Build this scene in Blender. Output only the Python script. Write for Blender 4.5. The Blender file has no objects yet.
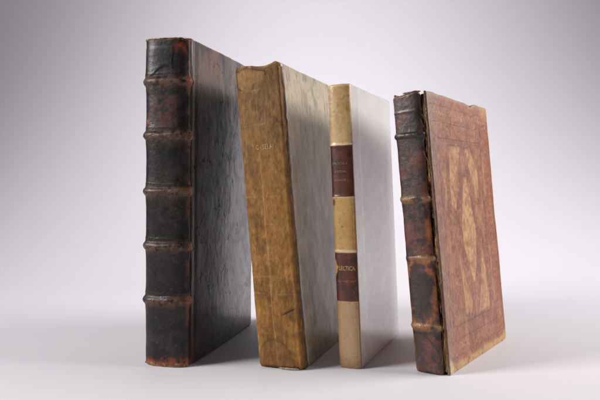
import bpy, math
import numpy as np
from math import radians, sin, cos, pi
from mathutils import Vector

scene = bpy.context.scene
# ------------------------------------------------------------------ camera
cam_d = bpy.data.cameras.new("camera")
cam = bpy.data.objects.new("camera", cam_d)
scene.collection.objects.link(cam)
cam.location = (0, 0, 0.19)
cam.rotation_euler = (radians(90 - 1.8), 0, 0)
cam_d.sensor_width = 36.0
cam_d.lens = 655.2 / 600 * 36
cam_d.clip_start = 0.01
cam_d.clip_end = 50
cam_d.dof.use_dof = True
cam_d.dof.focus_distance = 0.69
cam_d.dof.aperture_fstop = 16
scene.camera = cam

# ------------------------------------------------------------------ world, lamps, exposure
world = bpy.data.worlds.new("World")
scene.world = world
world.use_nodes = True
bg = world.node_tree.nodes["Background"]
bg.inputs[0].default_value = (0.95, 0.95, 1.0, 1)
bg.inputs[1].default_value = 0.05
scene.view_settings.view_transform = 'Standard'
scene.view_settings.look = 'None'
scene.view_settings.gamma = 1
scene.view_settings.exposure = 0.0


def area(name, loc, target, sx, sy, power, col=(1, 1, 1), spread=180):
    d = bpy.data.lights.new(name, 'AREA')
    d.shape = 'RECTANGLE'; d.size = sx; d.size_y = sy; d.energy = power; d.color = col
    d.spread = radians(spread)
    o = bpy.data.objects.new(name, d)
    scene.collection.objects.link(o)
    o.location = loc
    o.rotation_euler = (Vector(target) - Vector(loc)).to_track_quat('-Z', 'Y').to_euler()
    return o


area("left_softbox", (-1.25, 0.28, 0.80), (0.05, 0.74, 0.0), 0.5, 0.6, 6.9, (1, 0.985, 0.975), spread=100)
area("right_softbox", (1.35, 0.76, 0.85), (0.1, 0.78, 0.03), 0.9, 0.65, 8.3, (1, 0.985, 0.98), spread=105)
area("added_backdrop_light", (0.03, 1.08, 1.35), (0.03, 1.75, 0.25), 0.75, 0.4, 2.7, (0.985, 0.972, 1), spread=93)  # added lamp: pools light mid-backdrop so its corners fall off

# ------------------------------------------------------------------ colour and noise helpers


def lin(rgb):
    a = np.asarray(rgb, float) / 255.0
    return np.where(a <= 0.04045, a / 12.92, ((a + 0.055) / 1.055) ** 2.4)


_lat = {}


def vnoise(x, y, seed=0):
    if seed not in _lat:
        _lat[seed] = np.random.RandomState(seed + 11).rand(256, 256)
    L = _lat[seed]
    xi = np.floor(x).astype(int); yi = np.floor(y).astype(int)
    fx = x - xi; fy = y - yi
    fx = fx * fx * (3 - 2 * fx); fy = fy * fy * (3 - 2 * fy)
    a = L[xi & 255, yi & 255]; b = L[(xi + 1) & 255, yi & 255]
    c = L[xi & 255, (yi + 1) & 255]; d = L[(xi + 1) & 255, (yi + 1) & 255]
    return (a * (1 - fx) + b * fx) * (1 - fy) + (c * (1 - fx) + d * fx) * fy


def fbm(x, y, sc=1.0, oc=4, seed=0, sx=1.0, sy=1.0):
    """0..1 noise; x, y in millimetres, sc = size of the largest feature in millimetres"""
    t = 0; amp = 1; tot = 0; f = 1.0 / sc
    for i in range(oc):
        t = t + amp * vnoise(x * f * sx + 17.3 * i + seed * 3.1, y * f * sy + 5.7 * i, seed + i * 7)
        tot += amp; amp *= 0.55; f *= 2.03
    return t / tot


def sm(a, b, x):
    t = np.clip((x - a) / (b - a), 0, 1)
    return t * t * (3 - 2 * t)


def mix(c, d, m):
    m = np.clip(m, 0, 1)[..., None]
    return c * (1 - m) + d * m


def full(shape, rgb):
    return np.ones(shape + (3,)) * lin(rgb)


def poly_sd(px, py, pts):
    """signed distance to a polygon, negative inside"""
    n = len(pts); d = np.full(px.shape, 1e9); inside = np.zeros(px.shape, bool)
    for i in range(n):
        ax, ay = pts[i]; bx, by = pts[(i + 1) % n]
        ex, ey = bx - ax, by - ay
        t = np.clip(((px - ax) * ex + (py - ay) * ey) / (ex * ex + ey * ey + 1e-12), 0, 1)
        d = np.minimum(d, np.hypot(px - ax - t * ex, py - ay - t * ey))
        cr = ((ay > py) != (by > py)) & (px < (bx - ax) * (py - ay) / (by - ay + 1e-12) + ax)
        inside ^= cr
    return np.where(inside, -d, d)


# ------------------------------------------------------------------ mesh helpers


def mesh_obj(name, verts, faces, mat, parent=None, col=None, rough=None, smooth=True):
    verts = np.asarray(verts, np.float32).reshape(-1, 3)
    faces = np.asarray(faces, np.int32)
    me = bpy.data.meshes.new(name)
    me.vertices.add(len(verts)); me.vertices.foreach_set("co", verts.ravel())
    k = faces.shape[1]
    me.loops.add(faces.size); me.loops.foreach_set("vertex_index", faces.ravel())
    me.polygons.add(len(faces))
    me.polygons.foreach_set("loop_start", np.arange(0, faces.size, k, dtype=np.int32))
    me.polygons.foreach_set("loop_total", np.full(len(faces), k, np.int32))
    me.polygons.foreach_set("use_smooth", np.full(len(faces), smooth, bool))
    me.update(calc_edges=True)
    if col is not None:
        a = me.attributes.new("Col", 'FLOAT_COLOR', 'POINT')
        c4 = np.ones((len(verts), 4), np.float32); c4[:, :3] = np.asarray(col).reshape(-1, 3)
        a.data.foreach_set("color", c4.ravel())
    if rough is not None:
        a = me.attributes.new("Rgh", 'FLOAT', 'POINT')
        a.data.foreach_set("value", np.asarray(rough, np.float32).ravel())
    me.materials.append(mat)
    o = bpy.data.objects.new(name, me)
    scene.collection.objects.link(o)
    if parent is not None:
        o.parent = parent
    return o


def grid_faces(nu, nv, off=0, flip=False):
    i, j = np.meshgrid(np.arange(nu - 1), np.arange(nv - 1), indexing='ij')
    a = (i * nv + j).ravel() + off
    f = np.stack([a, a + nv, a + nv + 1, a + 1], 1)
    return f[:, ::-1] if flip else f


def shell(name, A, B, mat, parent, col, rough, flip=False):
    """closed solid from two equal grids (outer A, inner B); col and rough belong to A and are shared"""
    nu, nv = A.shape[:2]; n = nu * nv
    V = np.concatenate([A.reshape(-1, 3), B.reshape(-1, 3)])
    ring = [i * nv for i in range(nu)] + [(nu - 1) * nv + j for j in range(1, nv)] + \
           [i * nv + nv - 1 for i in range(nu - 2, -1, -1)] + [j for j in range(nv - 2, 0, -1)]
    ring = np.array(ring); r2 = np.roll(ring, -1)
    side = np.stack([ring, ring + n, r2 + n, r2], 1)
    if flip: side = side[:, ::-1]
    F = np.concatenate([grid_faces(nu, nv, 0, flip), grid_faces(nu, nv, n, not flip), side])
    c = np.concatenate([col.reshape(-1, 3)] * 2); r = np.concatenate([np.asarray(rough).ravel()] * 2)
    return mesh_obj(name, V, F, mat, parent, c, r)


# ------------------------------------------------------------------ materials


def aged(name, spec=0.5, coat=0.0, coat_rough=0.2, grain=0.9, bump=0.25, var=0.35, fibre=None, fine=2500, coat_ior=1.5, tint=(1, 1, 1)):
    """aged leather, vellum or paper: the Col and Rgh attributes broken up by layered noise, plus grain relief"""
    m = bpy.data.materials.new(name); m.use_nodes = True
    N = m.node_tree.nodes; Lk = m.node_tree.links; P = N["Principled BSDF"]
    at = N.new("ShaderNodeAttribute"); at.attribute_name = "Col"
    ar = N.new("ShaderNodeAttribute"); ar.attribute_name = "Rgh"
    tc = N.new("ShaderNodeTexCoord")
    mp = N.new("ShaderNodeMapping"); mp.inputs["Scale"].default_value = fibre or (1, 1, 1)
    Lk.new(tc.outputs["Object"], mp.inputs[0])
    n1 = N.new("ShaderNodeTexNoise"); n1.inputs["Scale"].default_value = 260; n1.inputs["Detail"].default_value = 8
    n1.inputs["Roughness"].default_value = 0.7
    Lk.new(mp.outputs[0], n1.inputs["Vector"])
    mr = N.new("ShaderNodeMapRange")
    mr.inputs[1].default_value = 0.28; mr.inputs[2].default_value = 0.72
    mr.inputs[3].default_value = 1 - var; mr.inputs[4].default_value = 1 + var
    Lk.new(n1.outputs[0], mr.inputs[0])
    mx = N.new("ShaderNodeVectorMath"); mx.operation = 'SCALE'
    Lk.new(at.outputs["Color"], mx.inputs[0]); Lk.new(mr.outputs[0], mx.inputs["Scale"])
    Lk.new(mx.outputs[0], P.inputs["Base Color"])
    n2 = N.new("ShaderNodeTexNoise"); n2.inputs["Scale"].default_value = 90; n2.inputs["Detail"].default_value = 5
    Lk.new(mp.outputs[0], n2.inputs["Vector"])
    m2 = N.new("ShaderNodeMapRange"); m2.inputs[1].default_value = 0.3; m2.inputs[2].default_value = 0.7
    m2.inputs[3].default_value = -0.09; m2.inputs[4].default_value = 0.09
    Lk.new(n2.outputs[0], m2.inputs[0])
    ad = N.new("ShaderNodeMath"); ad.operation = 'ADD'; ad.use_clamp = True
    Lk.new(ar.outputs["Fac"], ad.inputs[0]); Lk.new(m2.outputs[0], ad.inputs[1])
    Lk.new(ad.outputs[0], P.inputs["Roughness"])
    P.inputs["Specular IOR Level"].default_value = spec
    P.inputs["Coat Weight"].default_value = coat
    P.inputs["Coat Roughness"].default_value = coat_rough
    P.inputs["Coat IOR"].default_value = coat_ior
    P.inputs["Specular Tint"].default_value = (*tint, 1)
    P.inputs["Coat Tint"].default_value = (1, 1, 1, 1)
    vo = N.new("ShaderNodeTexNoise"); vo.inputs["Scale"].default_value = fine; vo.inputs["Detail"].default_value = 3
    Lk.new(tc.outputs["Object"], vo.inputs["Vector"])
    b1 = N.new("ShaderNodeBump"); b1.inputs["Strength"].default_value = bump; b1.inputs["Distance"].default_value = 0.0012
    Lk.new(n1.outputs[0], b1.inputs["Height"])
    b2 = N.new("ShaderNodeBump"); b2.inputs["Strength"].default_value = grain * 0.35; b2.inputs["Distance"].default_value = 0.0003
    Lk.new(vo.outputs[0], b2.inputs["Height"]); Lk.new(b1.outputs[0], b2.inputs["Normal"])
    Lk.new(b2.outputs[0], P.inputs["Normal"])
    return m


def gilt(name, rgb, rough=0.45, metal=0.3, gaps=0.45):
    """worn tooling: lettering that breaks up where the gold has rubbed away"""
    m = bpy.data.materials.new(name); m.use_nodes = True
    N = m.node_tree.nodes; Lk = m.node_tree.links; P = N["Principled BSDF"]
    P.inputs["Roughness"].default_value = rough; P.inputs["Metallic"].default_value = metal
    P.inputs["Base Color"].default_value = (*lin(rgb), 1)
    tc = N.new("ShaderNodeTexCoord"); n = N.new("ShaderNodeTexNoise")
    n.inputs["Scale"].default_value = 900; n.inputs["Detail"].default_value = 2
    Lk.new(tc.outputs["Object"], n.inputs["Vector"])
    mr = N.new("ShaderNodeMapRange"); mr.inputs[1].default_value = gaps - 0.08; mr.inputs[2].default_value = gaps + 0.08
    Lk.new(n.outputs[0], mr.inputs[0]); Lk.new(mr.outputs[0], P.inputs["Alpha"])
    return m


def pages_mat():
    m = bpy.data.materials.new("page_edges"); m.use_nodes = True
    N = m.node_tree.nodes; Lk = m.node_tree.links; P = N["Principled BSDF"]
    tc = N.new("ShaderNodeTexCoord"); mp = N.new("ShaderNodeMapping"); mp.inputs["Scale"].default_value = (1, 0.02, 0.02)
    n = N.new("ShaderNodeTexNoise"); n.inputs["Scale"].default_value = 2600; n.inputs["Detail"].default_value = 3
    Lk.new(tc.outputs["Object"], mp.inputs[0]); Lk.new(mp.outputs[0], n.inputs["Vector"])
    cr = N.new("ShaderNodeValToRGB")
    cr.color_ramp.elements[0].color = (*lin((120, 98, 70)), 1); cr.color_ramp.elements[1].color = (*lin((205, 188, 155)), 1)
    cr.color_ramp.elements[0].position = 0.3; cr.color_ramp.elements[1].position = 0.65
    Lk.new(n.outputs[0], cr.inputs[0]); Lk.new(cr.outputs[0], P.inputs["Base Color"])
    P.inputs["Roughness"].default_value = 0.85
    b = N.new("ShaderNodeBump"); b.inputs["Distance"].default_value = 0.0005; b.inputs["Strength"].default_value = 0.6
    Lk.new(n.outputs[0], b.inputs["Height"]); Lk.new(b.outputs[0], P.inputs["Normal"])
    return m


PAGES = pages_mat()

# ------------------------------------------------------------------ the setting: one white paper sweep


def build_backdrop():
    prof = [(-1.2, 0.0)]
    y = -1.2
    for y in np.linspace(-1.1, 1.12, 30): prof.append((y, 0))
    R = 0.66
    for a in np.linspace(0, pi / 2, 33)[1:]: prof.append((1.12 + R * sin(a), R - R * cos(a)))
    for z in np.linspace(R, 2.6, 20)[1:]: prof.append((1.12 + R, z))
    xs = np.linspace(-2.4, 1.3, 59)
    V = np.array([[(x, p[0], p[1]) for p in prof] for x in xs])
    m = bpy.data.materials.new("matt_white_paper"); m.use_nodes = True
    N = m.node_tree.nodes; Lk = m.node_tree.links; P = N["Principled BSDF"]
    tc = N.new("ShaderNodeTexCoord"); n = N.new("ShaderNodeTexNoise")
    n.inputs["Scale"].default_value = 1100; n.inputs["Detail"].default_value = 4
    Lk.new(tc.outputs["Object"], n.inputs["Vector"])
    cr = N.new("ShaderNodeValToRGB")
    cr.color_ramp.elements[0].color = (0.76, 0.733, 0.772, 1); cr.color_ramp.elements[1].color = (0.79, 0.763, 0.802, 1)
    Lk.new(n.outputs[0], cr.inputs[0]); Lk.new(cr.outputs[0], P.inputs["Base Color"])
    b = N.new("ShaderNodeBump"); b.inputs["Strength"].default_value = 0.08; b.inputs["Distance"].default_value = 0.0003
    Lk.new(n.outputs[0], b.inputs["Height"]); Lk.new(b.outputs[0], P.inputs["Normal"])
    P.inputs["Roughness"].default_value = 0.6; P.inputs["Specular IOR Level"].default_value = 0.25
    o = mesh_obj("backdrop", V, grid_faces(len(xs), len(prof)), m)
    o["kind"] = "structure"


build_backdrop()

# ------------------------------------------------------------------ book frame


class Book:
    """local axes: x = thickness left to right, y = from the spine into the book, z = up"""

    def __init__(s, name, label, X, Y, yaw, lean, H, W, T, B, n=3.0, sT=None):
        s.H, s.W, s.T, s.B, s.n, s.lean = H, W, T, B, n, radians(lean)
        s.sT = sT or T
        e = bpy.data.objects.new(name, None)
        e.empty_display_size = 0.03
        scene.collection.objects.link(e)
        e.location = (X - B * sin(radians(yaw)), Y - B * cos(radians(yaw)), 0); e.rotation_euler = (0, 0, -radians(yaw))
        e["label"] = label; e["category"] = "book"; e["group"] = "antique books standing in a row"
        s.e = e
        # arc-length table of the spine section
        th = np.linspace(pi, 0, 2001)
        c, sn = np.cos(th), np.sin(th)
        x = s.sT / 2 + s.sT / 2 * np.sign(c) * np.abs(c) ** (2 / n)
        y = B - B * np.abs(sn) ** (2 / n)
        L = np.concatenate([[0], np.cumsum(np.hypot(np.diff(x), np.diff(y)))])
        s.L = L[-1]; s._x, s._y, s._l = x, y, L / L[-1]

    def lean_map(s, P):
        x, y, z = P[..., 0], P[..., 1], P[..., 2]
        xx = x * cos(s.lean) - z * sin(s.lean) - s.T / 2
        zz = z * cos(s.lean) + x * sin(s.lean) * np.clip(z / s.H, 0, 1)
        zz = np.maximum(zz, 0.0002)
        return np.stack([xx, y, zz], -1)

    def section(s, u):
        x = np.interp(u, s._l, s._x); y = np.interp(u, s._l, s._y)
        h = 0.004
        x1 = np.interp(np.clip(u + h, 0, 1), s._l, s._x); x0 = np.interp(np.clip(u - h, 0, 1), s._l, s._x)
        y1 = np.interp(np.clip(u + h, 0, 1), s._l, s._y); y0 = np.interp(np.clip(u - h, 0, 1), s._l, s._y)
        tx, ty = x1 - x0, y1 - y0
        l = np.hypot(tx, ty) + 1e-12
        return x, y, ty / l, -tx / l          # outward normal (towards -y in front)

    def on_spine(s, u, z, d):
        """u 0..1 across the spine, z metres up, d metres proud"""
        x, y, nx, ny = s.section(u)
        return s.lean_map(np.stack([x + nx * d, y + ny * d, z * np.ones_like(x)], -1))

    def spine(s, name, mat, fn, nu=110, nv=640, thick=0.0014, z0=None, z1=None, u0=0.0, u1=1.0, parent=None):
        """fn(U mm across, Z mm up, u, v) -> disp metres, colour, roughness, z offset metres"""
        u, v = np.meshgrid(np.linspace(u0, u1, nu), np.linspace(0, 1, nv), indexing='ij')
        za = 0 if z0 is None else z0; zb = s.H if z1 is None else z1
        z = za + v * (zb - za)
        U = u * s.L * 1000
        d, col, rg, dz = fn(U, z * 1000, u, z / s.H)
        A = s.on_spine(u, z + dz, d)
        Bq = s.on_spine(u, z + dz, d * 0.3 - thick)
        return shell(name, A, Bq, mat, parent or s.e, col, rg, flip=False)

    def board(s, name, side, mat, fn, y0, th=0.003, ny=150, nz=460, r=None, rad=0.0022, y1=None, edge=None, warp=None):
        """a cover board with rounded, worn edges; side 1 = right, -1 = left"""
        r = r or th * 0.5
        y1 = y1 or s.W

        def axis(a, b, n):
            t = np.linspace(0, 1, n)
            c = a + (b - a) * t
            e = r * np.array([0.04, 0.15, 0.35, 0.7])
            return np.unique(np.concatenate([[a], a + e, c, b - e, [b]]))
        ya = axis(y0, y1, ny); zA = axis(0, s.H, nz)
        y, z = np.meshgrid(ya, zA, indexing='ij')
        dt = np.minimum(np.minimum(y - y0, y1 - y), np.minimum(z, s.H - z))
        k = 1 - np.clip(dt / r, 0, 1)
        rnd = 1 - np.sqrt(np.clip(1 - k * k, 0, 1))
        d, col, rg = fn(y * 1000, z * 1000, (y - y0) / (y1 - y0), z / s.H)
        # corner blunting and edge wear
        yc = np.clip((y - (y1 - rad * 2)) / (rad * 2), 0, 1)
        zc = np.clip((z - (s.H - rad * 2)) / (rad * 2), 0, 1); zb = np.clip((rad * 2 - z) / (rad * 2), 0, 1)
        dz = -rad * (1 - np.sqrt(1 - yc ** 2 * 0.98)) * zc + rad * (1 - np.sqrt(1 - yc ** 2 * 0.98)) * zb
        dy = -rad * (1 - np.sqrt(1 - np.maximum(zc, zb) ** 2 * 0.98)) * yc
        if edge is not None:
            ey, ez = edge(y * 1000, z * 1000)
            dz = dz + ez * sm(s.H * 0.8, s.H, z); dy = dy + ey * sm(y1 * 0.85, y1, y)
        yy = y + dy; zz = z + dz
        w = warp(yy, zz) if warp else 0
        th2 = th / 2
        if side > 0:
            xo = s.T - th2 * rnd + d + w; xi = s.T - th + th2 * rnd + w
        else:
            xo = th2 * rnd - d - w; xi = th - th2 * rnd - w
        A = s.lean_map(np.stack([xo, yy, zz], -1)); Bq = s.lean_map(np.stack([xi, yy, zz], -1))
        return shell(name, A, Bq, mat, s.e, col, rg, flip=side > 0 and False or side < 0)

    def text_block(s, inset=0.0035, th=0.003, front=None):
        nx, nz = 24, 24
        x0, x1 = th * 0.9, s.T - th * 0.9
        y0, y1 = (s.B * 0.6 if front is None else front), s.W - inset - 0.001
        xs = np.linspace(x0, x1, nx)
        # closed prism: spine end rounded, fore-edge hollow
        t = np.linspace(-1, 1, nx)
        fr = y0 + (np.abs(t) ** 3) * s.B * 0.4; bk = y1 - 0.003 * (1 - t * t)
        loop = [(x, f) for x, f in zip(xs, fr)] + [(x, f) for x, f in zip(xs[::-1], bk[::-1])]
        n = len(loop); zs = np.linspace(inset * 0.8, s.H - inset, nz)
        V = np.array([[(x, y, z) for x, y in loop] for z in zs])
        V = s.lean_map(V)
        F = []
        for j in range(nz - 1):
            for i in range(n):
                F.append((j * n + i, j * n + (i + 1) % n, (j + 1) * n + (i + 1) % n, (j + 1) * n + i))
        for i in range(nx - 1):
            a, b = i, i + 1; c, d = n - 2 - i, n - 1 - i
            F.append((d, c, b, a)); o = (nz - 1) * n; F.append((o + a, o + b, o + c, o + d))
        return mesh_obj("text_block", V, F, PAGES, s.e, smooth=False)

    def lettering(s, text, mat, u_c, z_c, height, width, d, parent, spacing=1.0, name="lettering"):
        cu = bpy.data.curves.new("lettering_curve", 'FONT'); cu.body = text; cu.align_x = 'CENTER'; cu.align_y = 'CENTER'
        cu.size = 1; cu.space_character = spacing; cu.resolution_u = 3
        to = bpy.data.objects.new("tmp", cu); scene.collection.objects.link(to)
        me0 = bpy.data.meshes.new_from_object(to)
        bpy.data.objects.remove(to)
        co = np.empty(len(me0.vertices) * 3); me0.vertices.foreach_get("co", co); co = co.reshape(-1, 3)
        fs = [list(p.vertices) for p in me0.polygons]
        mn, mxx = co.min(0), co.max(0)
        c = (mn + mxx) / 2
        X = (co[:, 0] - c[0]) / (mxx[0] - mn[0]) * width; Z = (co[:, 1] - c[1]) / (mxx[1] - mn[1]) * height
        P = s.on_spine(u_c + X / s.L, z_c + Z, np.full(len(X), d))
        me = bpy.data.meshes.new(name); me.from_pydata(P.tolist(), [], fs); me.materials.append(mat)
        bpy.data.meshes.remove(me0)
        o = bpy.data.objects.new(name, me); scene.collection.objects.link(o); o.parent = parent
        return o


def fibres(name, book, pts, dirs, lens, wid, cols, mat, parent, seed=0, mapper=None):
    """a tuft of short curved threads, each a thin three-sided tube, in one mesh; pts in unleaned local space"""
    rs = np.random.RandomState(seed); V = []; F = []; C = []
    for p, d, L, c in zip(pts, dirs, lens, cols):
        d = np.array(d, float); d /= np.linalg.norm(d) + 1e-9
        side = np.cross(d, rs.randn(3)); side /= np.linalg.norm(side) + 1e-9
        up = np.cross(d, side); curl = rs.randn(3) * 0.35
        o = len(V); n = 5
        for i in range(n):
            t = i / (n - 1); w = wid * (1 - 0.75 * t)
            c0 = np.array(p) + L * (d * t + curl * t * t)
            for k in range(3):
                a = k * 2.094
                V.append(c0 + w * (side * cos(a) + up * sin(a))); C.append(c)
        for i in range(n - 1):
            for k in range(3):
                F.append((o + i * 3 + k, o + i * 3 + (k + 1) % 3, o + (i + 1) * 3 + (k + 1) % 3, o + (i + 1) * 3 + k))
    P = book.lean_map(np.array(V))
    return mesh_obj(name, P, F, mat, parent, np.array(C), np.full(len(V), 0.85))


def band_profile(Z, zc, w):
    return np.exp(-np.abs((Z - zc) / w) ** 2.6)


def crackle(U, Z, sc, seed):
    """thin wandering lines, 0..1"""
    n = fbm(U, Z, sc, 4, seed)
    return np.exp(-((n - 0.5) / 0.012) ** 2)


exec_books = []

# ================================================================== BOOK 1: dark brown folio with five raised bands
LEATHER_DARK = aged("polished_dark_leather", spec=0.18, coat=0.3, coat_rough=0.3, var=0.3, bump=0.22, fine=1600)
LEATHER_COVER = aged("glossy_dark_board_leather", spec=0.6, coat=0.75, coat_rough=0.2, coat_ior=1.65, tint=(1, .86, .78), var=0.3, bump=0.2, fibre=(1, 0.5, 0.16), grain=0.4)
FRAY = aged("frayed_leather_fibre", spec=0.2, var=0.4, bump=0.1)


def book_one():
    b = Book("antique_book", "tallest book, in near black leather with five raised bands, leftmost in the row",
             -0.1350, 0.6699, 14.1, -0.6, 0.3324, 0.2089, 0.0482, 0.013, n=2.9)
    H = b.H * 1000; Lm = b.L * 1000
    bands = [v * H for v in (.868, .705, .535, .369, .203)]

    def base_disp(U, Z, u):
        d = 0.5e-3 * (fbm(U, Z, 14, 5, 3) - 0.5) + 0.12e-3 * (fbm(U, Z, 4, 4, 4, 1, 2.2) - 0.5)
        # leather sags between the bands
        for z in bands:
            d = d + 0.9e-3 * np.exp(-((Z - z) / 10) ** 2)
        for z in bands:
            d = d + 0.25e-3 * np.exp(-np.abs(Z - z - 7 - 2 * fbm(U, Z, 20, 2, 5)) / 0.9)      # folds beside the bands
            d = d - 0.2e-3 * crackle(U, Z * 2.2, 22, 6) * np.exp(-((Z - z) / 14) ** 2)
        d = d - 0.08e-3 * crackle(U, Z, 16, 8)
        d = d + 0.6e-3 * np.exp(-((u - 0.905) / 0.025) ** 2) * (.5 + fbm(U * 0, Z, 14, 4, 36)) - 0.3e-3 * np.exp(-((u - 0.95) / 0.02) ** 2)   # joint ridge
        return d

    def colour(U, Z, u, v, on_band):
        c = full(U.shape, (29, 24, 24))
        c = mix(c, lin((44, 36, 34)), sm(.45, .7, fbm(U, Z, 14, 5, 9)))
        c = mix(c, lin((17, 14, 15)), sm(.55, .75, fbm(U, Z, 9, 5, 12)) * 0.8)
        c = mix(c, lin((118, 96, 84)), sm(.66, .76, fbm(U, Z, 2.2, 4, 29)) * .15)
        # reddish second panel where the title once sat
        t = sm(0.72, 0.735, v) * (1 - sm(0.82, 0.83, v)) * sm(.14, .2, u) * (1 - sm(.68, .73, u))
        c = mix(c, lin((76, 44, 40)), t * sm(.3, .62, fbm(U, Z, 4, 4, 14)) * 0.9)
        c = mix(c, lin((150, 138, 130)), crackle(U, Z, 12, 15) * 0.04)
        c = mix(c, lin((120, 104, 95)), crackle(U, Z, 5, 24) * 0.03)
        w = 0
        for z in bands:
            w = np.maximum(w, np.exp(-np.abs((Z - z + 0.8) / (5.6)) ** 3))
        w = w * sm(.30, .56, fbm(U, Z, 4, 5, 16))
        c = mix(c, lin((96, 71, 56)), w * (0.95 if on_band else 0.75))
        c = mix(c, lin((60, 36, 28)), w * sm(.5, .7, fbm(U, Z, 3, 3, 17)) * 0.8)
        # rubbed joint, orange where the surface has gone
        j = np.exp(-((u - 0.90) / 0.035) ** 2) * sm(.45, .62, fbm(U, Z, 9, 5, 18, 1, .8))
        c = mix(c, lin((112, 66, 44)), j * 0.7)
        for z in bands:
            c = mix(c, lin((134, 72, 44)), np.exp(-(((u - .90) / .055) ** 2 + ((Z - z) / 5.5) ** 2) ** 1.5) * sm(.35, .5, fbm(U, Z, 4, 4, 19)))
        c = mix(c, lin((140, 78, 48)), np.exp(-(((u - .19) / .035) ** 2 + ((v - .747) * H / 3) ** 2) ** 2) * .9)
        c = mix(c, lin((118, 56, 38)), np.exp(-(((u - .80) / .12) ** 2 + ((v - .972) * H / 7) ** 2) ** 1.5) * sm(.35, .6, fbm(U, Z, 4, 4, 20)))
        # worn ends
        e = sm(H - 3.6, H - 1.0, Z + 3.4 * (fbm(U, Z, 3, 5, 21) - .5)); c = mix(c, lin((138, 98, 68)), e * sm(.35, .55, fbm(U, Z, 2.2, 4, 35)) * .9)
        e2 = 1 - sm(4.5, 15, Z + 13 * fbm(U, Z, 8, 4, 22) - 4); c = mix(c, lin((140, 72, 42)), e2 * sm(.3, .5, fbm(U, Z, 3, 4, 23)))
        e3 = 1 - sm(1.5, 5.5, Z + 4 * fbm(U, Z, 4, 3, 25) - 1.5); c = mix(c, lin((170, 140, 108)), e3 * sm(.35, .55, fbm(U, Z, 2, 3, 26)) * .9)
        return c

    def fn(U, Z, u, v):
        d = base_disp(U, Z, u)
        # torn flap in the top panel
        fl = sm(.89, .90, v + .018 * np.sin(u * 9)) * (1 - sm(.63, .66, u + .01 * np.sin(v * 90))) * (1 - sm(.965, .975, v))
        d = d + 0.45e-3 * fl
        d = d - 1.2e-3 * sm(H - 2.5, H, Z) - 1.0e-3 * (1 - sm(0, 2.5, Z))
        c = colour(U, Z, u, v, False)
        rg = 0.36 + 0.18 * fbm(U, Z, 8, 4, 27) + 0.25 * sm(.12, .3, c[..., 0])
        dz = np.where(Z > H - 6, -2.4e-3 * fbm(U, Z * 0, 4, 5, 28) * sm(H - 6, H, Z), 0)
        return d, c, rg, dz
    sp = b.spine("spine", LEATHER_DARK, fn, nu=120, nv=700)

    for i, z in enumerate(bands):
        def bf(U, Z, u, v, z=z, i=i):
            amp = 2.9e-3 * (1 - 0.35 * fbm(U, Z, 10, 3, 30 + i))
            wob = 0.8 * (fbm(U, U * 0, 15, 3, 40 + i) - .5) * 2
            p = band_profile(Z, z + wob, 3.9)
            d = base_disp(U, Z, u) - 0.5e-3 + (amp + 0.5e-3) * p
            d = np.where(u > .9, d * (1 - .3 * sm(.9, 1, u)), d)
            c = colour(U, Z, u, v, True)
            rg = 0.38 + 0.2 * fbm(U, Z, 6, 4, 50 + i)
            return d, c, rg, 0
        b.spine("raised_band", LEATHER_DARK, bf, nu=120, nv=36, z0=(z - 7.5) / 1000, z1=(z + 7.5) / 1000, thick=.0003)

    # frayed ends of the spine leather
    rs = np.random.RandomState(5)
    for name, zc, dr, n in (("frayed_headcap", H - 1.2, 1, 420), ("frayed_tailcap", 2.2, -0.4, 260)):
        pts, dirs, lens, cols = [], [], [], []
        for k in range(n):
            u = rs.rand(); x, y, nx, ny = b.section(np.array(u))
            pts.append((float(x + nx * .0002), float(y + ny * .0002), (zc - .6 * dr + rs.randn() * .4) / 1000))
            dirs.append((nx * .5 + rs.randn() * .4, ny * .5 + rs.randn() * .4, dr * .35 * rs.rand()))
            lens.append((.3 + .35 * rs.rand() ** 2) / 1000)
            cols.append(lin((150, 110, 75)) if rs.rand() < .6 else lin((95, 50, 32)))
        fibres(name, b, pts, dirs, lens, .00022, cols, FRAY, sp, seed=8)

    def cov(Y, Z, a, v):
        c = full(Y.shape, (40, 25, 18))
        st = fbm(Y, Z, 10, 5, 60, 1, .18)
        c = mix(c, lin((72, 50, 38)), sm(.5, .72, st))
        c = mix(c, lin((25, 19, 19)), sm(.56, .72, fbm(Y, Z, 7, 5, 61, 1, .3)) * .8)
        top = sm(.72, 1.0, v + .1 * (fbm(Y, Z, 30, 3, 62) - .5))
        c = mix(c, lin((128, 92, 72)), top * .75 * sm(.3, .6, fbm(Y, Z, 12, 5, 63, 1, .25)))
        # scuffs and black scratches
        s1 = np.exp(-((fbm(Y * .6, Z, 26, 5, 64) - .5) / .022) ** 2) * sm(.54, .62, fbm(Y, Z, 22, 3, 65)) * sm(.4, .55, fbm(Y, Z, 5, 3, 74))
        s2 = np.exp(-((fbm(Y, Z * .7, 12, 5, 66) - .5) / .03) ** 2) * sm(.56, .64, fbm(Y, Z, 16, 3, 67)) * sm(.42, .55, fbm(Y, Z, 4, 3, 75))
        sc = np.clip(s1 + s2, 0, 1)
        c = mix(c, lin((8, 7, 8)), sc)
        e = np.clip(1 - np.minimum(np.minimum(208.9 - Y, Z), H - Z) / 2.2, 0, 1) * sm(.35, .55, fbm(Y, Z, 6, 4, 68))
        c = mix(c, lin((120, 72, 45)), e)
        d = -.3e-3 * np.exp(-((Y - 20) / 4) ** 2) + 0.20e-3 * (fbm(Y, Z, 14, 4, 69, 1, .6) - .5) + .16e-3 * (fbm(Y, Z, 4.5, 3, 76, 1, .6) - .5) - .10e-3 * sc + .5e-3 * (fbm(Y, Z, 60, 2, 70) - .5)
        rg = .33 + .14 * st + .35 * sc + .16 * sm(.45, .7, fbm(Y, Z, 9, 5, 71))
        return d, c, rg
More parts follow.
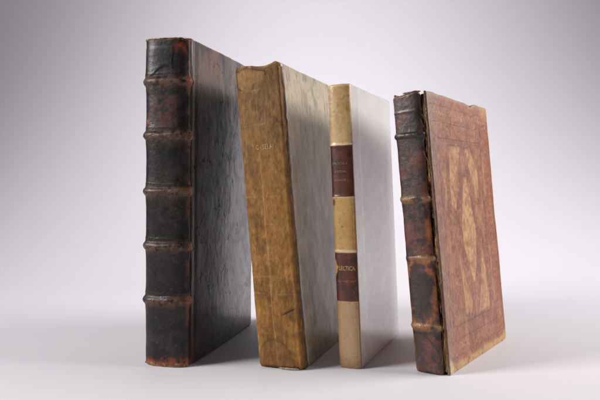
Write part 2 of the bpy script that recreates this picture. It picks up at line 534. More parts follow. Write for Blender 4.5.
    edge = lambda Y, Z: (-.9e-3 * fbm(Z, Y * 0, 9, 4, 72), -.9e-3 * fbm(Y, Z * 0, 12, 4, 73))
    for side in (1, -1):
        b.board("cover_board", side, LEATHER_COVER, cov, y0=b.B - .0015, th=.0042, ny=230 if side > 0 else 40, nz=600 if side > 0 else 120, edge=edge,
                warp=lambda y, z: .0020 * np.sin(pi * np.clip((y - .009) / .2, 0, 1)))
    b.text_block(th=.0042)
    return b


# ================================================================== BOOK 2: brown suede-like calf with pale mottled boards
SUEDE = aged("worn_tan_calf", spec=0.3, coat=0.0, var=0.5, bump=0.6, fibre=(1, 1, .5), fine=1500)
MOTTLED = aged("mottled_vellum_board", spec=0.5, tint=(1, .93, .86), coat=0.45, coat_rough=0.22, coat_ior=1.6, var=0.14, bump=0.12, fibre=(1, 0.7, 0.5), grain=.3)
PALE_INK = gilt("rubbed_pale_lettering", (196, 162, 118), gaps=.41, metal=0)


def book_two():
    b = Book("antique_book", "book with a plain tan leather spine without bands and mottled grey boards, second from left",
             -0.0166, 0.6585, 19.2, 5.1, 0.3045, 0.2350, 0.0488, 0.0085, n=3.6)
    H = b.H * 1000

    def fn(U, Z, u, v):
        n1 = fbm(U, Z, 16, 5, 100, 1, .6); n2 = fbm(U, Z, 5, 5, 101, 1, .45)
        c = full(U.shape, (146, 101, 45))
        c = mix(c, lin((100, 64, 30)), sm(.45, .68, n1) * .55)
        c = mix(c, lin((168, 122, 68)), sm(.56, .74, n2) * .5)
        c = mix(c, lin((112, 84, 54)), sm(.42, .95, v + .25 * (n1 - .5)) * .6)     # browner, greyer towards the head
        c = mix(c, lin((84, 52, 28)), sm(.6, .78, fbm(U, Z, 9, 5, 102)) * .4)
        c = mix(c, lin((200, 160, 105)), crackle(U * 1.4, Z * .5, 9, 103) * .25)
        c = mix(c, lin((198, 160, 108)), np.exp(-((u - .44 - .004 * np.sin(Z * .08) - .012 * fbm(Z, U * 0, 30, 3, 104)) / .006) ** 2) * .5 * (1 - sm(.6, .75, v)))
        for zz in (.80, .915, .475, .565, .245, .30):
            c = mix(c, lin((205, 168, 118)), np.exp(-((Z - zz * H - 3 * (fbm(U, U * 0, 20, 3, int(zz * 999)) - .5)) / .55) ** 2) * sm(.4, .6, fbm(U, Z, 6, 3, 105)) * .22)
        # patch of lifted leather at the head, its outline dark
        pd = poly_sd(U, Z, [(6, H - 5), (7, H - 22), (16, H - 26), (28, H - 20), (38, H - 16), (39, H - 7), (25, H - 4)])
        pd = pd + 3 * (fbm(U, Z, 7, 4, 106) - .5)
        c = mix(c, lin((170, 128, 80)), (1 - sm(-1, 1, pd)) * .5)
        c = mix(c, lin((66, 42, 26)), np.exp(-(pd / 1.1) ** 2) * .85 * sm(.38, .6, fbm(U, Z, 9, 3, 113) + .25 * (1 - sm(4, 16, U))))
        # dark bruise by the right joint, and the ring at the tail
        r1 = np.hypot((U - .80 * b.L * 1000) / 5, (Z - .78 * H) / 11); c = mix(c, lin((82, 56, 36)), np.exp(-(r1 - .8) ** 2 * 6) * .55 * sm(.3, .6, n2 + .1))
        r2 = np.hypot((U - .42 * b.L * 1000) / 20, (Z - 1) / 29)
        c = mix(c, lin((118, 78, 42)), (1 - sm(.9, 1.02, r2 + .1 * (n2 - .5))) * .6)
        c = mix(c, lin((72, 44, 24)), np.exp(-((r2 - .98 + .1 * (n2 - .5)) / .045) ** 2) * .5)
        r3 = np.exp(-((Z - .19 * H - (U - 44) * .45) / 1.1) ** 2) * sm(34, 38, U) * (1 - sm(48, 51, U)); c = mix(c, lin((60, 34, 20)), r3 * .9)
        e = sm(H - 3, H - .6, Z + 3 * (n2 - .5)); c = mix(c, lin((176, 136, 88)), e * sm(.35, .55, fbm(U, Z, 3, 4, 114)) * .8)
        for k in range(5): c = mix(c, lin((178, 136, 82)), np.exp(-((u - .2 - .13 * k - .01 * fbm(Z, U * 0, 40, 3, 115 + k)) / .004) ** 2) * sm(.45, .6, fbm(U, Z, 14, 4, 121 + k, 1, .3)) * .5)
        e2 = 1 - sm(.5, 4, Z + 3 * n2 - 1); c = mix(c, lin((70, 45, 28)), e2 * .8)
        jr = sm(.885, .93, u); c = mix(c, lin((96, 62, 36)), jr * .8 * sm(.3, .5, fbm(U, Z, 8, 4, 107)))
        c = mix(c, lin((190, 140, 80)), np.exp(-((u - .865) / .02) ** 2) * .45 * n1)
        jl = 1 - sm(.07, .12, u); c = mix(c, lin((186, 142, 90)), jl * .5)
        d = .5e-3 * (fbm(U, Z, 24, 4, 108) - .5) + .3e-3 * (fbm(U, Z, 5, 4, 109) - .5) + .8e-3 * np.exp(-((u - .87) / .035) ** 2)
        d = d - .22e-3 * np.exp(-(pd / .9) ** 2) - .5e-3 * r3 - 1.2e-3 * sm(H - 3, H, Z) - .9e-3 * (1 - sm(0, 3, Z))
        d = d + .10e-3 * crackle(U, Z * .8, 24, 110)
        rg = .62 + .2 * (n1 - .5)
        dz = sm(H - 12, H, Z) * (-2.6e-3 * np.exp(-((u - .62) / .17) ** 2) + 1.1e-3 * np.exp(-((u - .86) / .05) ** 2) - .8e-3 * fbm(U, U * 0, 6, 4, 111) - 1.2e-3 * np.exp(-((u - .2) / .05) ** 2))
        dz = dz + (1 - sm(0, 8, Z)) * 1.8e-3 * np.clip(fbm(U, U * 0, 9, 4, 112) - .35, 0, 1) * 2
        return d, c, rg, dz
    sp = b.spine("spine", SUEDE, fn, nu=130, nv=640)
    b.lettering("C \u00b7 SELAI", PALE_INK, .55, .728 * b.H, .0048, .0185, .0007, sp, spacing=1.05)

    # loose joint flap standing off the board near the head
    def flap(U, Z, u, v):
        c = full(U.shape, (110, 76, 46)); c = mix(c, lin((62, 40, 26)), sm(.4, .6, fbm(U, Z, 6, 4, 120, 1, .4)))
        c = mix(c, lin((150, 110, 66)), (1 - sm(.93, .95, u + .03 * (fbm(U, Z, 5, 3, 121) - .5))) * .8)
        d = .6e-3 + .7e-3 * (fbm(U, Z, 12, 4, 122) - .3) * 2 + 1.0e-3 * sm(.94, 1, u) * sm(.2, .6, fbm(U * 0, Z, 14, 3, 123)) - 1.4e-3 * (1 - sm(.70, .80, v))
        return d, c, full(U.shape, (0, 0, 0))[..., 0] + .7, 0
    b.spine("joint_flap", SUEDE, flap, nu=30, nv=300, u0=.90, u1=1.0, z0=.70 * b.H, z1=.985 * b.H, thick=.0008)
    # torn white paper at the tail
    rs = np.random.RandomState(3); pts, dirs, lens, cols = [], [], [], []
    for k in range(110):
        u = .50 + .32 * rs.rand(); x, y, nx, ny = b.section(np.array(u))
        pts.append((float(x + nx * .0005), float(y + ny * .0008), .0012 + .0012 * rs.rand()))
        dirs.append((rs.randn(), -.6 + rs.randn() * .4, -.5 * rs.rand())); lens.append(.0008 + .0014 * rs.rand()); cols.append(lin((205, 190, 168)))
    fibres("torn_paper", b, pts, dirs, lens, .00028, cols, FRAY, sp, seed=9)

    def cov(Y, Z, a, v):
        c = full(Y.shape, (170, 144, 108))
        s = fbm(Y, Z, 12, 6, 130, 1, .38)
        c = mix(c, lin((124, 112, 98)), sm(.44, .72, s) * .6)
        c = mix(c, lin((196, 186, 172)), sm(.5, .72, fbm(Y, Z, 7, 6, 131, 1, .45)) * .5)
        c = mix(c, lin((205, 190, 165)), sm(.6, .95, v + .12 * (s - .5)) * .8)
        c = mix(c, lin((120, 96, 66)), sm(.58, .75, fbm(Y, Z, 6, 5, 132, 1, .22)) * .45 * sm(.5, .9, v))
        c = mix(c, lin((84, 76, 70)), sm(.58, .74, fbm(Y, Z, 6, 5, 133, 1.2, .5)) * .45)
        c = mix(c, lin((98, 84, 70)), sm(.60, .70, fbm(Y, Z, 2.5, 4, 139, 1, .6)) * .3)
        pt = np.hypot((Y - 8) / 9, (v - .70) / .085) + .5 * (fbm(Y, Z, 7, 4, 140) - .5)
        c0 = lin((96, 66, 42)); patch = 1 - sm(.85, 1.0, pt)
        # edge of the leather running down beside the spine
        le = 1 - sm(7, 8.5, Y + 3 * (fbm(Z, Y * 0, 16, 4, 134) - .5) - 4 * sm(.45, .1, v) * 0)
        c = mix(c, lin((178, 150, 112)), le * (1 - .3 * sm(.7, .5, v)))
        c = mix(c, lin((92, 66, 44)), np.exp(-((Y - 9.5 - 3 * (fbm(Z, Y * 0, 16, 4, 134) - .5)) / .7) ** 2) * .6)
        c = mix(c, c0, patch)
        rag = 5.0 + 7 * (fbm(Z, Y * 0, 22, 5, 141) - .35) * (1 - sm(.80, .84, v))
        lap = (1 - sm(rag, rag + .5, Y - (b.B * 1000 - 1) + 1.2 * (fbm(Y, Z, 2.5, 4, 142) - .5))) * (1 - sm(.80, .83, v))
        c = mix(c, mix(full(Y.shape, (96, 64, 36)), lin((52, 34, 22)), sm(.4, .6, fbm(Y, Z, 6, 4, 143))), lap)
        d = .35e-3 * lap + .5e-3 * patch - 1.8e-3 * np.exp(-((Y - 8.5) / 2.2) ** 2) * sm(.76, .82, v) + .25e-3 * (fbm(Y, Z, 12, 4, 135, 1, .3) - .5) + .7e-3 * (fbm(Y, Z, 60, 2, 136) - .5) + .25e-3 * le
        rg = .36 + .2 * s
        return d, c, rg
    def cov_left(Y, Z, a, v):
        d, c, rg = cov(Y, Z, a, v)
        return d, c * lin((80, 62, 50)), rg + .2  # unseen board, darkened to deepen the reflection in the first book's cover
    edge = lambda Y, Z: (-.9e-3 * fbm(Z, Y * 0, 9, 4, 137), -1.0e-3 * fbm(Y, Z * 0, 16, 4, 138))
    for side in (1, -1):
        b.board("cover_board", side, MOTTLED, cov if side > 0 else cov_left, warp=None if side > 0 else (lambda y, z: .09 * np.clip(y - .01, 0, 1)), y0=b.B - .001, th=.0032, ny=260 if side > 0 else 40, nz=560 if side > 0 else 120, edge=edge)  # unseen left board splayed outward to block light from that reflection
    b.text_block(th=.0032)


# ================================================================== BOOK 3: slim vellum book with two maroon labels
VELLUM = aged("polished_vellum", spec=0.6, coat=0.5, coat_rough=0.14, var=0.14, bump=0.16, grain=.3)
LABEL = aged("maroon_title_leather", spec=0.5, coat=0.35, coat_rough=0.2, var=0.2, bump=0.12, grain=.5)
WHITEBOARD = aged("smooth_pale_paper_board", spec=0.9, coat=1.0, coat_rough=0.12, coat_ior=1.8, var=0.03, bump=0.03, grain=.2)
GOLD = gilt("worn_gold_tooling", (206, 166, 122), gaps=.36)
FAINT = gilt("faint_gold_tooling", (168, 124, 98), gaps=.42)


def book_three():
    b = Book("antique_book", "slimmest book, pale vellum with two maroon title labels on its spine and smooth white boards",
             0.0518, 0.6570, 22.0, 2.7, 0.2851, 0.1647, 0.0232, 0.0055, n=2.5)
    H = b.H * 1000
    zl = [(.605, .785), (.237, .408)]

    def disp(U, Z, u):
        d = .18e-3 * (fbm(U, Z, 10, 4, 200) - .5)
        for zc in (.605, .413, .787):
            d = d + .45e-3 * np.exp(-((Z - (zc * H)) / 1.6) ** 2)
        d = d + .35e-3 * np.exp(-((u - .9) / .03) ** 2)
        return d

    def fn(U, Z, u, v):
        c = full(U.shape, (194, 162, 114))
        c = mix(c, lin((176, 134, 80)), sm(.42, .66, fbm(U, Z, 9, 5, 201)) * .7)
        mid = sm(.41, .42, v) * (1 - sm(.60, .61, v))
        c = mix(c, lin((184, 140, 68)), mid * .6)
        c = mix(c, lin((176, 128, 66)), mid * sm(.5, .75, fbm(U, Z, 4, 5, 202)) * .6)
        low = 1 - sm(.232, .240, v)
        c = mix(c, lin((166, 132, 92)), low * .85)
        c = mix(c, lin((188, 140, 84)), low * (np.exp(-((u - .14) / .07) ** 2) + np.exp(-((u - .93) / .06) ** 2)) * .7)
        c = mix(c, lin((120, 88, 68)), (1 - sm(4, 15, Z + 10 * (fbm(U, Z, 7, 4, 203) - .5))) * .6)
        c = mix(c, lin((90, 45, 28)), np.exp(-((U - 13) ** 2 + (Z - .50 * H) ** 2) / .6) * .9)
        c = mix(c, lin((90, 35, 28)), (1 - sm(1.5, 2.5, np.hypot(U - 4.5, (Z - .585 * H) * .6))) * .8)
        c = mix(c, lin((96, 60, 36)), sm(.62, .8, fbm(U, Z, 3, 4, 204)) * .35)
        for zc in (.605, .413, .787):
            c = mix(c, lin((232, 208, 168)), np.exp(-((Z - zc * H - .3) / 1.1) ** 2) * .7)  # highlights on the slight bands, painted into the vellum colour
        c = mix(c, lin((232, 206, 160)), sm(H - 3, H - 1, Z) * .5)
        d = disp(U, Z, u) - .8e-3 * sm(H - 2.2, H, Z) - .6e-3 * (1 - sm(0, 2.5, Z))
        d = d - .25e-3 * sm(.8, 1, v) * np.abs(np.sin(Z * .5 + 3 * fbm(U, Z, 8, 3, 205))) * (1 - sm(.1, .3, u))
        rg = .30 + .2 * fbm(U, Z, 7, 4, 206)
        dz = -.5e-3 * sm(H - 4, H, Z) * fbm(U, U * 0, 4, 3, 207)
        return d, c, rg, dz
    sp = b.spine("spine", VELLUM, fn, nu=90, nv=560)

    for i, (v0, v1) in enumerate(zl):
        def lf(U, Z, u, v, i=i, v0=v0, v1=v1):
            c = full(U.shape, (84, 38, 24)); c = mix(c, lin((58, 27, 17)), sm(.45, .65, fbm(U, Z, 9, 5, 210 + i)))
            c = mix(c, lin((130, 58, 42)), sm(.62, .8, fbm(U, Z, 4, 4, 212 + i)) * .5)
            e = 1 - sm(0, 1.2, np.minimum(Z - v0 * H, v1 * H - Z)); c = mix(c, lin((150, 70, 44)), e * .6)
            if i == 1:      # rubbed-through lozenge at the left edge
                q = np.abs((U - 3.4) / 3.8) + np.abs((Z - .355 * H) / 8.5) + .8 * (fbm(U, Z, 4, 4, 215) - .5)
                c = mix(c, lin((206, 142, 70)), 1 - sm(.85, 1.0, q))
            d = disp(U, Z, u) + .12e-3
            d = np.where((Z - v0 * H < 2.3) | (v1 * H - Z < 2.3), .12e-3 + disp(U, Z, u), d)
            return d, c, .36 + .15 * fbm(U, Z, 6, 3, 216), .4e-3 * (fbm(U, U * 0, 5, 3, 217) - .5)
        lab = b.spine("title_label", LABEL, lf, nu=80, nv=110, u0=.04, u1=.95, z0=v0 * b.H, z1=v1 * b.H, thick=.0001)
        if i == 0:
            lab["label"] = "upper maroon label with three lines of faint gold letters"
            for t, zc, w, hh in (("OPUSCUL\u00c6", .722, .0165, .0023), ("LETTERE", .693, .0135, .0021), ("ROMANE", .664, .0125, .0021)):
                b.lettering(t, FAINT, .46, zc * b.H, hh, w, .00038, lab)
        else:
            lab["label"] = "lower maroon label reading lectica, worn through at its left edge"
            b.lettering("LECTICA", GOLD, .56, .354 * b.H, .0043, .0165, .00038, lab)
            b.lettering("DEL  MARCHESE", FAINT, .52, .308 * b.H, .0017, .0185, .00038, lab)

    def cov(Y, Z, a, v):
        c = full(Y.shape, (250, 248, 246))
        c = mix(c, lin((234, 230, 228)), sm(.4, .7, fbm(Y, Z, 40, 3, 220)) * .4)
        vs = 1 - sm(30, 30.6, Y)                       # vellum of the spine carried over onto the board
        c = mix(c, lin((240, 230, 219)), vs * .9)
        c = mix(c, lin((205, 165, 112)), (1 - sm(1.5, 7, Y + 3 * fbm(Z, Y, 20, 3, 221))) * .7 * sm(.5, .9, v))
        sp_ = sm(.70, .78, fbm(Y, Z, 5, 4, 222)); c = mix(c, lin((170, 155, 140)), sp_ * .3)
        dust = (1 - sm(1, 9, Z + 5 * (fbm(Y, Z, 12, 4, 227) - .5))); c = mix(c, lin((176, 160, 146)), dust * .45)
        ew = np.clip(1 - np.minimum(b.W * 1000 - Y, H - Z) / 1.6, 0, 1) * sm(.4, .55, fbm(Y, Z, 7, 4, 228)); c = mix(c, lin((170, 150, 128)), ew * .7)
        d = .12e-3 * vs + .3e-3 * (fbm(Y, Z, 70, 2, 223) - .5)
        return d, c, .30 + .1 * fbm(Y, Z, 20, 3, 224) - .08 * vs
    edge = lambda Y, Z: (-.3e-3 * fbm(Z, Y * 0, 9, 3, 225), -.3e-3 * fbm(Y, Z * 0, 9, 3, 226))
    for side in (1, -1):
        b.board("cover_board", side, WHITEBOARD, cov, y0=b.B - .0012, th=.0026, ny=120 if side > 0 else 30, nz=300 if side > 0 else 100, edge=edge, rad=.0012)
    b.text_block(th=.0026, inset=.0028)


# ================================================================== BOOK 4: broken-jointed book with gold-tooled board
SPINE4 = aged("cracked_polished_spine_leather", spec=0.5, coat=0.35, coat_rough=0.22, var=0.5, bump=0.5, fine=1500)
BOARD4 = aged("rubbed_tooled_calf", spec=0.5, coat=0.12, coat_rough=0.3, var=0.26, bump=0.2, fibre=(1, 1, .9), grain=.5)
CORD = aged("hemp_cord", spec=0.2, var=0.4, bump=0.4)


def book_four():
    b = Book("antique_book", "rightmost book, with a gold tooled reddish brown board, cracked dark spine and split joint",
             0.1317, 0.6382, 34.2, 5.7, 0.2759, 0.1852, 0.0354, 0.0065, n=3.0, sT=0.0298)
    H = b.H * 1000; Lm = b.L * 1000
    bands = [(.845, 1), (.618, 0), (.405, 0), (.165, 0)]

    def disp(U, Z, u):
        d = .6e-3 * (fbm(U, Z, 14, 5, 300) - .5) + .3e-3 * (fbm(U, Z, 4, 5, 301, 1, .6) - .5) - .06e-3 * crackle(U, Z, 18, 302)
        for z, k in bands: d = d + .4e-3 * np.exp(-((Z - z * H) / 7) ** 2)
        return d

    def colour(U, Z, u, v):
        c = full(U.shape, (58, 34, 27))
        c = mix(c, lin((100, 52, 34)), sm(.42, .62, fbm(U, Z, 14, 5, 303) + .10 * np.exp(-((v - .5) / .12) ** 2)) * .85)
        c = mix(c, lin((24, 19, 19)), sm(.54, .70, fbm(U, Z, 10, 5, 304) + .06 * sm(.8, .95, v)) * .85)
        c = mix(c, lin((92, 82, 82)), sm(.6, .75, fbm(U, Z, 6, 5, 305)) * .35)
        # oval of dark leather ringed with orange in the fourth panel
        q = np.hypot((U - .46 * Lm) / (.46 * Lm), (Z - .285 * H) / (.11 * H)) + .7 * (fbm(U, Z, 9, 5, 306) - .5)
        c = mix(c, lin((30, 20, 20)), (1 - sm(.7, .85, q)) * .8)
        c = mix(c, lin((150, 86, 42)), np.exp(-((q - .98) / .12) ** 2) * .8)
        q2 = np.exp(-(((u - .84) / .07) ** 2)) * sm(.42, .5, v) * (1 - sm(.58, .60, v)); c = mix(c, lin((150, 84, 40)), q2 * sm(.35, .55, fbm(U, Z, 7, 4, 307, 1, .4)))
        q3 = np.exp(-(((u - .12) / .05) ** 2)) * (1 - sm(.4, .45, v)); c = mix(c, lin((138, 84, 46)), q3 * sm(.4, .6, fbm(U, Z, 7, 4, 308, 1, .5)))
        # hem in the tail panel: curved dark crease
        r = np.hypot((U - .2 * Lm) / 26, (Z - .02 * H) / 34); c = mix(c, lin((20, 12, 10)), np.exp(-((r - 1) / .03) ** 2) * .8)
        for z, k in bands[1:]:
            w = np.exp(-np.abs((Z - z * H) / 3.6) ** 3) * sm(.3, .5, fbm(U, Z, 5, 4, 309)) * (sm(.45, .55, u) if z == .405 else 1)
            c = mix(c, lin((150, 108, 60)), w * .85)
        e = sm(H - 2.5, H - .5, Z + 2 * fbm(U, Z, 5, 3, 310)); c = mix(c, lin((140, 105, 82)), e * .8)
        el = 1 - sm(.02, .06, u + .02 * fbm(Z, U * 0, 6, 3, 312)); c = mix(c, lin((105, 66, 42)), el * .7)
        return c

    def fn(U, Z, u, v):
        d = disp(U, Z, u) - 1.0e-3 * sm(H - 2.5, H, Z) - .8e-3 * (1 - sm(0, 2.5, Z))
        d = d + .35e-3 * np.exp(-((Z - .93 * H) / 1.2) ** 2)
        # scalloped, broken right edge of the spine leather
        d = d - 1.2e-3 * sm(.93, 1, u + .05 * (fbm(Z, U * 0, 9, 4, 313) - .5))
        rg = .34 + .22 * fbm(U, Z, 8, 4, 314)
        dz = sm(H - 8, H, Z) * (-2.2e-3 * fbm(U, U * 0, 6, 5, 315) + 2.6e-3 * np.exp(-((u - .80) / .12) ** 2) - 1.2e-3)
        return d, colour(U, Z, u, v), rg, dz
    sp = b.spine("spine", SPINE4, fn, nu=100, nv=600, thick=.0022)

    for i, (z, dark) in enumerate(bands):
        zc = z * H

        def bf(U, Z, u, v, zc=zc, i=i, dark=dark, z=z):
            wob = 1.4 * (fbm(U, U * 0, 12, 3, 320 + i) - .5)
            amp = (1.9e-3 if dark else 1.3e-3) * (1 - .35 * fbm(U, Z, 7, 3, 325 + i))
            if z == .405: amp = amp * (.35 + .65 * sm(.4, .55, u))
            d = disp(U, Z, u) - .5e-3 + (amp + .5e-3) * band_profile(Z, zc + wob, 3.0)
            c = colour(U, Z, u, v)
            if not dark:
                twist = np.sin((U + (Z - zc) * 1.3) * 2.6)
                d = d + .12e-3 * twist * band_profile(Z, zc, 3)
            return d, c, .42 + .2 * fbm(U, Z, 6, 3, 330), 0
        b.spine("raised_band", SPINE4, bf, nu=100, nv=34, z0=(zc - 5.5) / 1000, z1=(zc + 5.5) / 1000, thick=.0003)

    # the open joint: recessed torn lining with hanging threads
    gx0, gx1 = b.sT - .0016, b.T - .0010
    def groove():
        nu, nv = 26, 420
        u, z = np.meshgrid(np.linspace(0, 1, nu), np.linspace(.003, b.H - .0035, nv), indexing='ij')
        x = gx0 + (gx1 - gx0) * u
        Um, Zm = u * 6, z * 1000
        y = .0074 + .0020 * (fbm(Um, Zm, 3, 4, 340, 1, .3) - .5) * 2 - .0012 * np.sin(u * pi) 
        c = full(u.shape, (62, 38, 22)); c = mix(c, lin((172, 134, 86)), sm(.48, .60, fbm(Um, Zm, 3.5, 5, 341, 1.4, .18)))
        c = mix(c, lin((24, 13, 9)), sm(.5, .66, fbm(Um, Zm, 5, 4, 342, 1.2, .2)))
        A = b.lean_map(np.stack([x, y, z], -1)); Bq = b.lean_map(np.stack([x, y + .002, z], -1))
        return shell("joint_lining", A, Bq, CORD, b.e, c, full(u.shape, (0, 0, 0))[..., 0] + .8)
    gr = groove()
    rs = np.random.RandomState(21); pts, dirs, lens, cols = [], [], [], []
    for k in range(200):
        z = rs.rand() * (b.H - .014) + .004
        pts.append((gx0 + (gx1 - gx0) * rs.rand(), .0068 - .0016 * rs.rand(), z))
        dirs.append((rs.randn() * .12, rs.randn() * .05 - .02, (1 if rs.rand() < .5 else -1))); lens.append(.003 + .010 * rs.rand() ** 1.5)
        cols.append(lin((192, 156, 100)) if rs.rand() < .5 else lin((112, 72, 42)))
    fibres("loose_thread", b, pts, dirs, lens, .00022, cols, CORD, gr, seed=22)["kind"] = "stuff"
    for i, (z, dark) in enumerate(bands):       # sewing supports crossing the gap
        zc = z * b.H; n, m = 22, 14
        t, a = np.meshgrid(np.linspace(0, 1, n), np.linspace(0, 2 * pi, m), indexing='ij')
        R = .0019 * (1 + .22 * np.sin(t * 26 + a * 2)) * (1 - .25 * np.sin(t * 3))
        x = (b.sT - .003) + (b.T - b.sT + .0004) * t
        y = .0060 + .0012 * t + R * np.cos(a); zz = zc + .0012 * np.sin(t * 4 + i) + R * 1.3 * np.sin(a)
        P = b.lean_map(np.stack([x, y, zz], -1))
        c = full(t.shape, (186, 148, 92)); c = mix(c, lin((96, 62, 38)), sm(.5, .65, fbm(t * 8, a * 2, 2, 3, 350 + i)))
        mesh_obj("sewing_cord", P, grid_faces(n, m), CORD, b.e, c, np.full(t.shape, .8))
    rs = np.random.RandomState(31); pts, dirs, lens, cols = [], [], [], []
    for k in range(300):                       # tattered head of the spine
        u = .45 + .5 * rs.rand(); x, y, nx, ny = b.section(np.array(u))
        pts.append((float(x), float(y) + .0002, b.H - .0018 + rs.rand() * .001))
        dirs.append((rs.randn() * .5, rs.randn() * .4 - .1, .7)); lens.append(.0004 + .0006 * rs.rand()); cols.append(lin((150, 112, 84)) if rs.rand() < .5 else lin((92, 60, 48)))
    fibres("frayed_headcap", b, pts, dirs, lens, .00022, cols, FRAY, sp, seed=32)

    W1 = [(0.255, 0.805), (0.449, 0.808), (0.36, 0.699), (0.294, 0.56), (0.226, 0.588), (0.234, 0.7)]
    W1b = [(0.150, 0.74), (0.19, 0.74), (0.173, 0.564), (0.131, 0.573)]
    W2 = [(0.513, 0.80), (0.604, 0.807), (0.713, 0.709), (0.69, 0.606), (0.636, 0.608), (0.59, 0.677)]
    LZ = [(0.45, 0.69), (0.50, 0.69), (0.542, 0.598), (0.592, 0.496), (0.579, 0.416), (0.553, 0.35), (0.503, 0.286), (0.477, 0.289), (0.421, 0.368), (0.369, 0.43), (0.356, 0.507), (0.399, 0.602)]
    W3 = [(0.28, 0.43), (0.34, 0.328), (0.427, 0.223), (0.425, 0.173), (0.303, 0.18), (0.303, 0.225), (0.293, 0.31)]
    W4 = [(0.672, 0.45), (0.706, 0.338), (0.735, 0.198), (0.718, 0.155), (0.537, 0.168), (0.572, 0.236), (0.629, 0.311)]
    W5 = [(0.80, 0.801), (0.86, 0.794), (0.85, 0.61), (0.80, 0.612)]
    W6 = [(0.79, 0.42), (0.83, 0.42), (0.86, 0.18), (0.80, 0.18)]

    def cov(Y, Z, a, v):
        Wm = b.W * 1000; q = lambda pts: [(p[0] * Wm, p[1] * H) for p in pts]
        A_ = a * Wm; n7 = fbm(Y, Z, 7, 4, 378, 1, .4)
        c = full(Y.shape, (156, 98, 74))
        n1 = fbm(Y, Z, 14, 6, 360, 1, .7)
        c = mix(c, lin((128, 78, 60)), sm(.46, .66, n1) * .6)
        c = mix(c, lin((104, 60, 48)), sm(.54, .68, fbm(Y, Z, 3, 5, 379, 1, .8)) * .45)
        c = mix(c, lin((192, 142, 112)), sm(.56, .70, fbm(Y, Z, 2.2, 5, 380, 1, .9)) * .22)
        c = mix(c, lin((176, 128, 100)), sm(.55, .72, fbm(Y, Z, 12, 5, 361, 1, .7)) * .4)
        c = mix(c, lin((148, 82, 52)), sm(.72, .9, a + .1 * (n1 - .5)) * .75)
        c = mix(c, lin((152, 124, 112)), (1 - sm(.03, .2, a)) * .5)  # greyish sheen beside the spine, painted into the leather colour
        nn = 3.2 * (fbm(Y, Z, 5, 6, 362, 1.1, .6) - .5)
        inpan = sm(.10, .13, a) * (1 - sm(.82, .85, a)) * sm(.15, .17, v) * (1 - sm(.80, .83, v))
        c = mix(c, lin((196, 146, 98)), inpan * sm(.46, .62, fbm(Y, Z, 9, 5, 377, 1, .5)) * .22)
        lines = 0
        for pts, k in ((W1, .62), (W1b, .35), (W2, .62), (LZ, .78), (W3, .55), (W4, .65), (W5, .35), (W6, .3)):
            sd0 = poly_sd(A_, Z, q(pts)); sd = sd0 + nn
            tan = mix(full(Y.shape, (204, 160, 108)), lin((172, 120, 82)), sm(.42, .66, fbm(Y, Z, 6, 6, 363, 1, .8)))
            wear = .45 + .55 * sm(.3, .45, fbm(Y, Z, 4, 5, 364, 1, .8))
            m = (1 - sm(-2.6, 1.2, sd)) * k * wear
            bd = sm(.6, 1.6, sd0) * (1 - sm(7.0, 8.5, sd0)) * k
            c = mix(c, lin((122, 74, 66)), bd * .5 * sm(.25, .5, n7))
            c = c * (1 - m[..., None]) + tan * m[..., None]
            for off, ww, kk in ((1.2, .7, .9), (7.6, .55, .55)):
                lines = np.maximum(lines, np.exp(-((sd0 + .35 * nn - off) / ww) ** 2) * k * kk)
        # frames of the panel design
        def rect(a0, a1, v0, v1, w, k):
            dx = np.abs(A_ - (a0 + a1) / 2 * Wm) - (a1 - a0) / 2 * Wm; dz_ = np.abs(Z - (v0 + v1) / 2 * H) - (v1 - v0) / 2 * H
            return np.exp(-(np.maximum(dx, dz_) / w) ** 2) * k
        fr = np.maximum.reduce([rect(.10, .80, .155, .832, .9, .9), rect(.125, .775, .165, .822, .5, .5), rect(.06, .955, .105, .893, .6, .75), rect(.05, .965, .095, .903, .5, .45), rect(.03, .98, .048, .955, .7, .6)])
        fr = fr * sm(.3, .5, fbm(Y, Z, 9, 4, 365) + .08)
        lines = np.maximum(lines, fr)
        # small tooled ornaments between the frames
        orn = (np.sin(Z * .75 + 1.5 * np.sin(A_ * .9)) * np.sin(A_ * .8 + 1.2 * np.sin(Z * .7)))
        zone = sm(.84, .86, a) * (1 - sm(.94, .95, a)) + (1 - sm(.10, .105, v)) * sm(.06, .065, v) + sm(.915, .92, v) * (1 - sm(.945, .95, v))
        om = sm(.35, .6, orn) * np.clip(zone, 0, 1) * sm(.35, .5, fbm(Y, Z, 12, 3, 366))
        c = mix(c, lin((196, 142, 92)), om * .55)
        inn = sm(.2, .8, np.sin(A_ * 1.7) * np.sin(Z * 1.3)) * sm(.5, .65, fbm(Y, Z, 18, 3, 367)); c = mix(c, lin((96, 50, 38)), inn * .25)
        c = mix(c, lin((92, 52, 44)), lines * .75 * sm(.3, .5, n7 + .05))
        # scuffs, losses, rubbed tail edge and corners
        c = mix(c, lin((212, 170, 118)), sm(.60, .72, fbm(Y, Z, 2.5, 4, 368, 1, .8)) * .25)
        c = mix(c, lin((60, 34, 28)), sm(.62, .74, fbm(Y, Z, 3, 5, 369, 1, .5)) * .35)
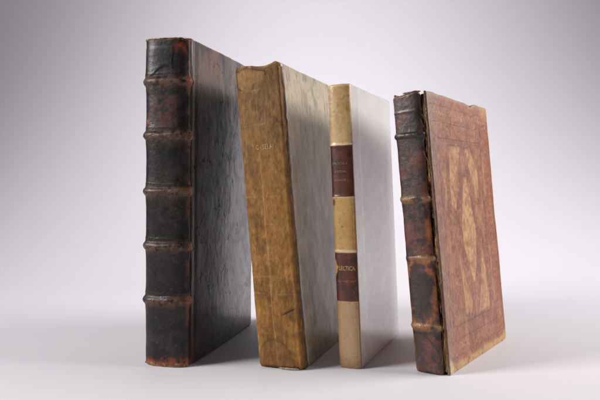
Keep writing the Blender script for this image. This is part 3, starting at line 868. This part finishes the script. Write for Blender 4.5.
        c = mix(c, lin((70, 66, 76)), np.exp(-(((a - .818) * Wm / 3) ** 2 + ((v - .872) * H / 7) ** 2) ** 1.5) * .75)
        te = 1 - sm(5, 10, Z + 5 * (fbm(Y, Z, 12, 4, 370) - .5)); c = mix(c, lin((196, 158, 104)), te * .8 * sm(.25, .5, fbm(Y, Z, 6, 4, 371)))
        he = sm(H - 5, H - 2, Z + 4 * (fbm(Y, Z, 14, 4, 372) - .4)); c = mix(c, lin((166, 138, 108)), he * .6)
        cr = sm(.80, .9, a) * sm(.93, .97, v + .03 * (n1 - .5)); c = mix(c, lin((186, 146, 98)), cr * .65)
        cr2 = (1 - sm(8, 15, np.hypot(Y - 4, Z * .8) + 4 * (n1 - .5))); c = mix(c, lin((205, 184, 140)), cr2 * .9)
        cr3 = (1 - sm(7, 13, np.hypot(b.W * 1000 - Y, Z * .7) + 4 * (n1 - .5))); c = mix(c, lin((196, 160, 108)), cr3 * .6)
        fe = 1 - sm(.3, 2.0, np.minimum(Y - y0 * 1000, 1e3)); c = mix(c, lin((84, 62, 50)), fe * .8)
        d = .3e-3 * (fbm(Y, Z, 14, 4, 373) - .5) - .16e-3 * lines + .12e-3 * om + .6e-3 * (fbm(Y, Z, 50, 2, 374) - .5)
        rg = .48 + .15 * (n1 - .5) + .15 * te
        return d, c, rg
    y0 = b.B - .0012

    def edge(Y, Z):
        ez = -1.8e-3 * fbm(Y, Z * 0, 16, 4, 375) - 3.6e-3 * np.exp(-((Y - 128) / 9) ** 2) + .9e-3 * np.exp(-((Y - 150) / 9) ** 2) - 1.6e-3 * sm(20, 90, Y) 
        ey = -1.6e-3 * fbm(Z, Y * 0, 14, 4, 376) - 1.2e-3 * np.exp(-((Z - .62 * H) / 30) ** 2)
        return ey, ez
    for side in (1, -1):
        b.board("cover_board", side, BOARD4, cov, y0=y0 if side > 0 else b.B - .001, th=.0034, ny=300 if side > 0 else 40, nz=520 if side > 0 else 120, edge=edge if side > 0 else None, rad=.003)
    b.text_block(th=.0036, inset=.0032, front=b.B + .006)


book_one()
book_two()
book_three()
book_four()
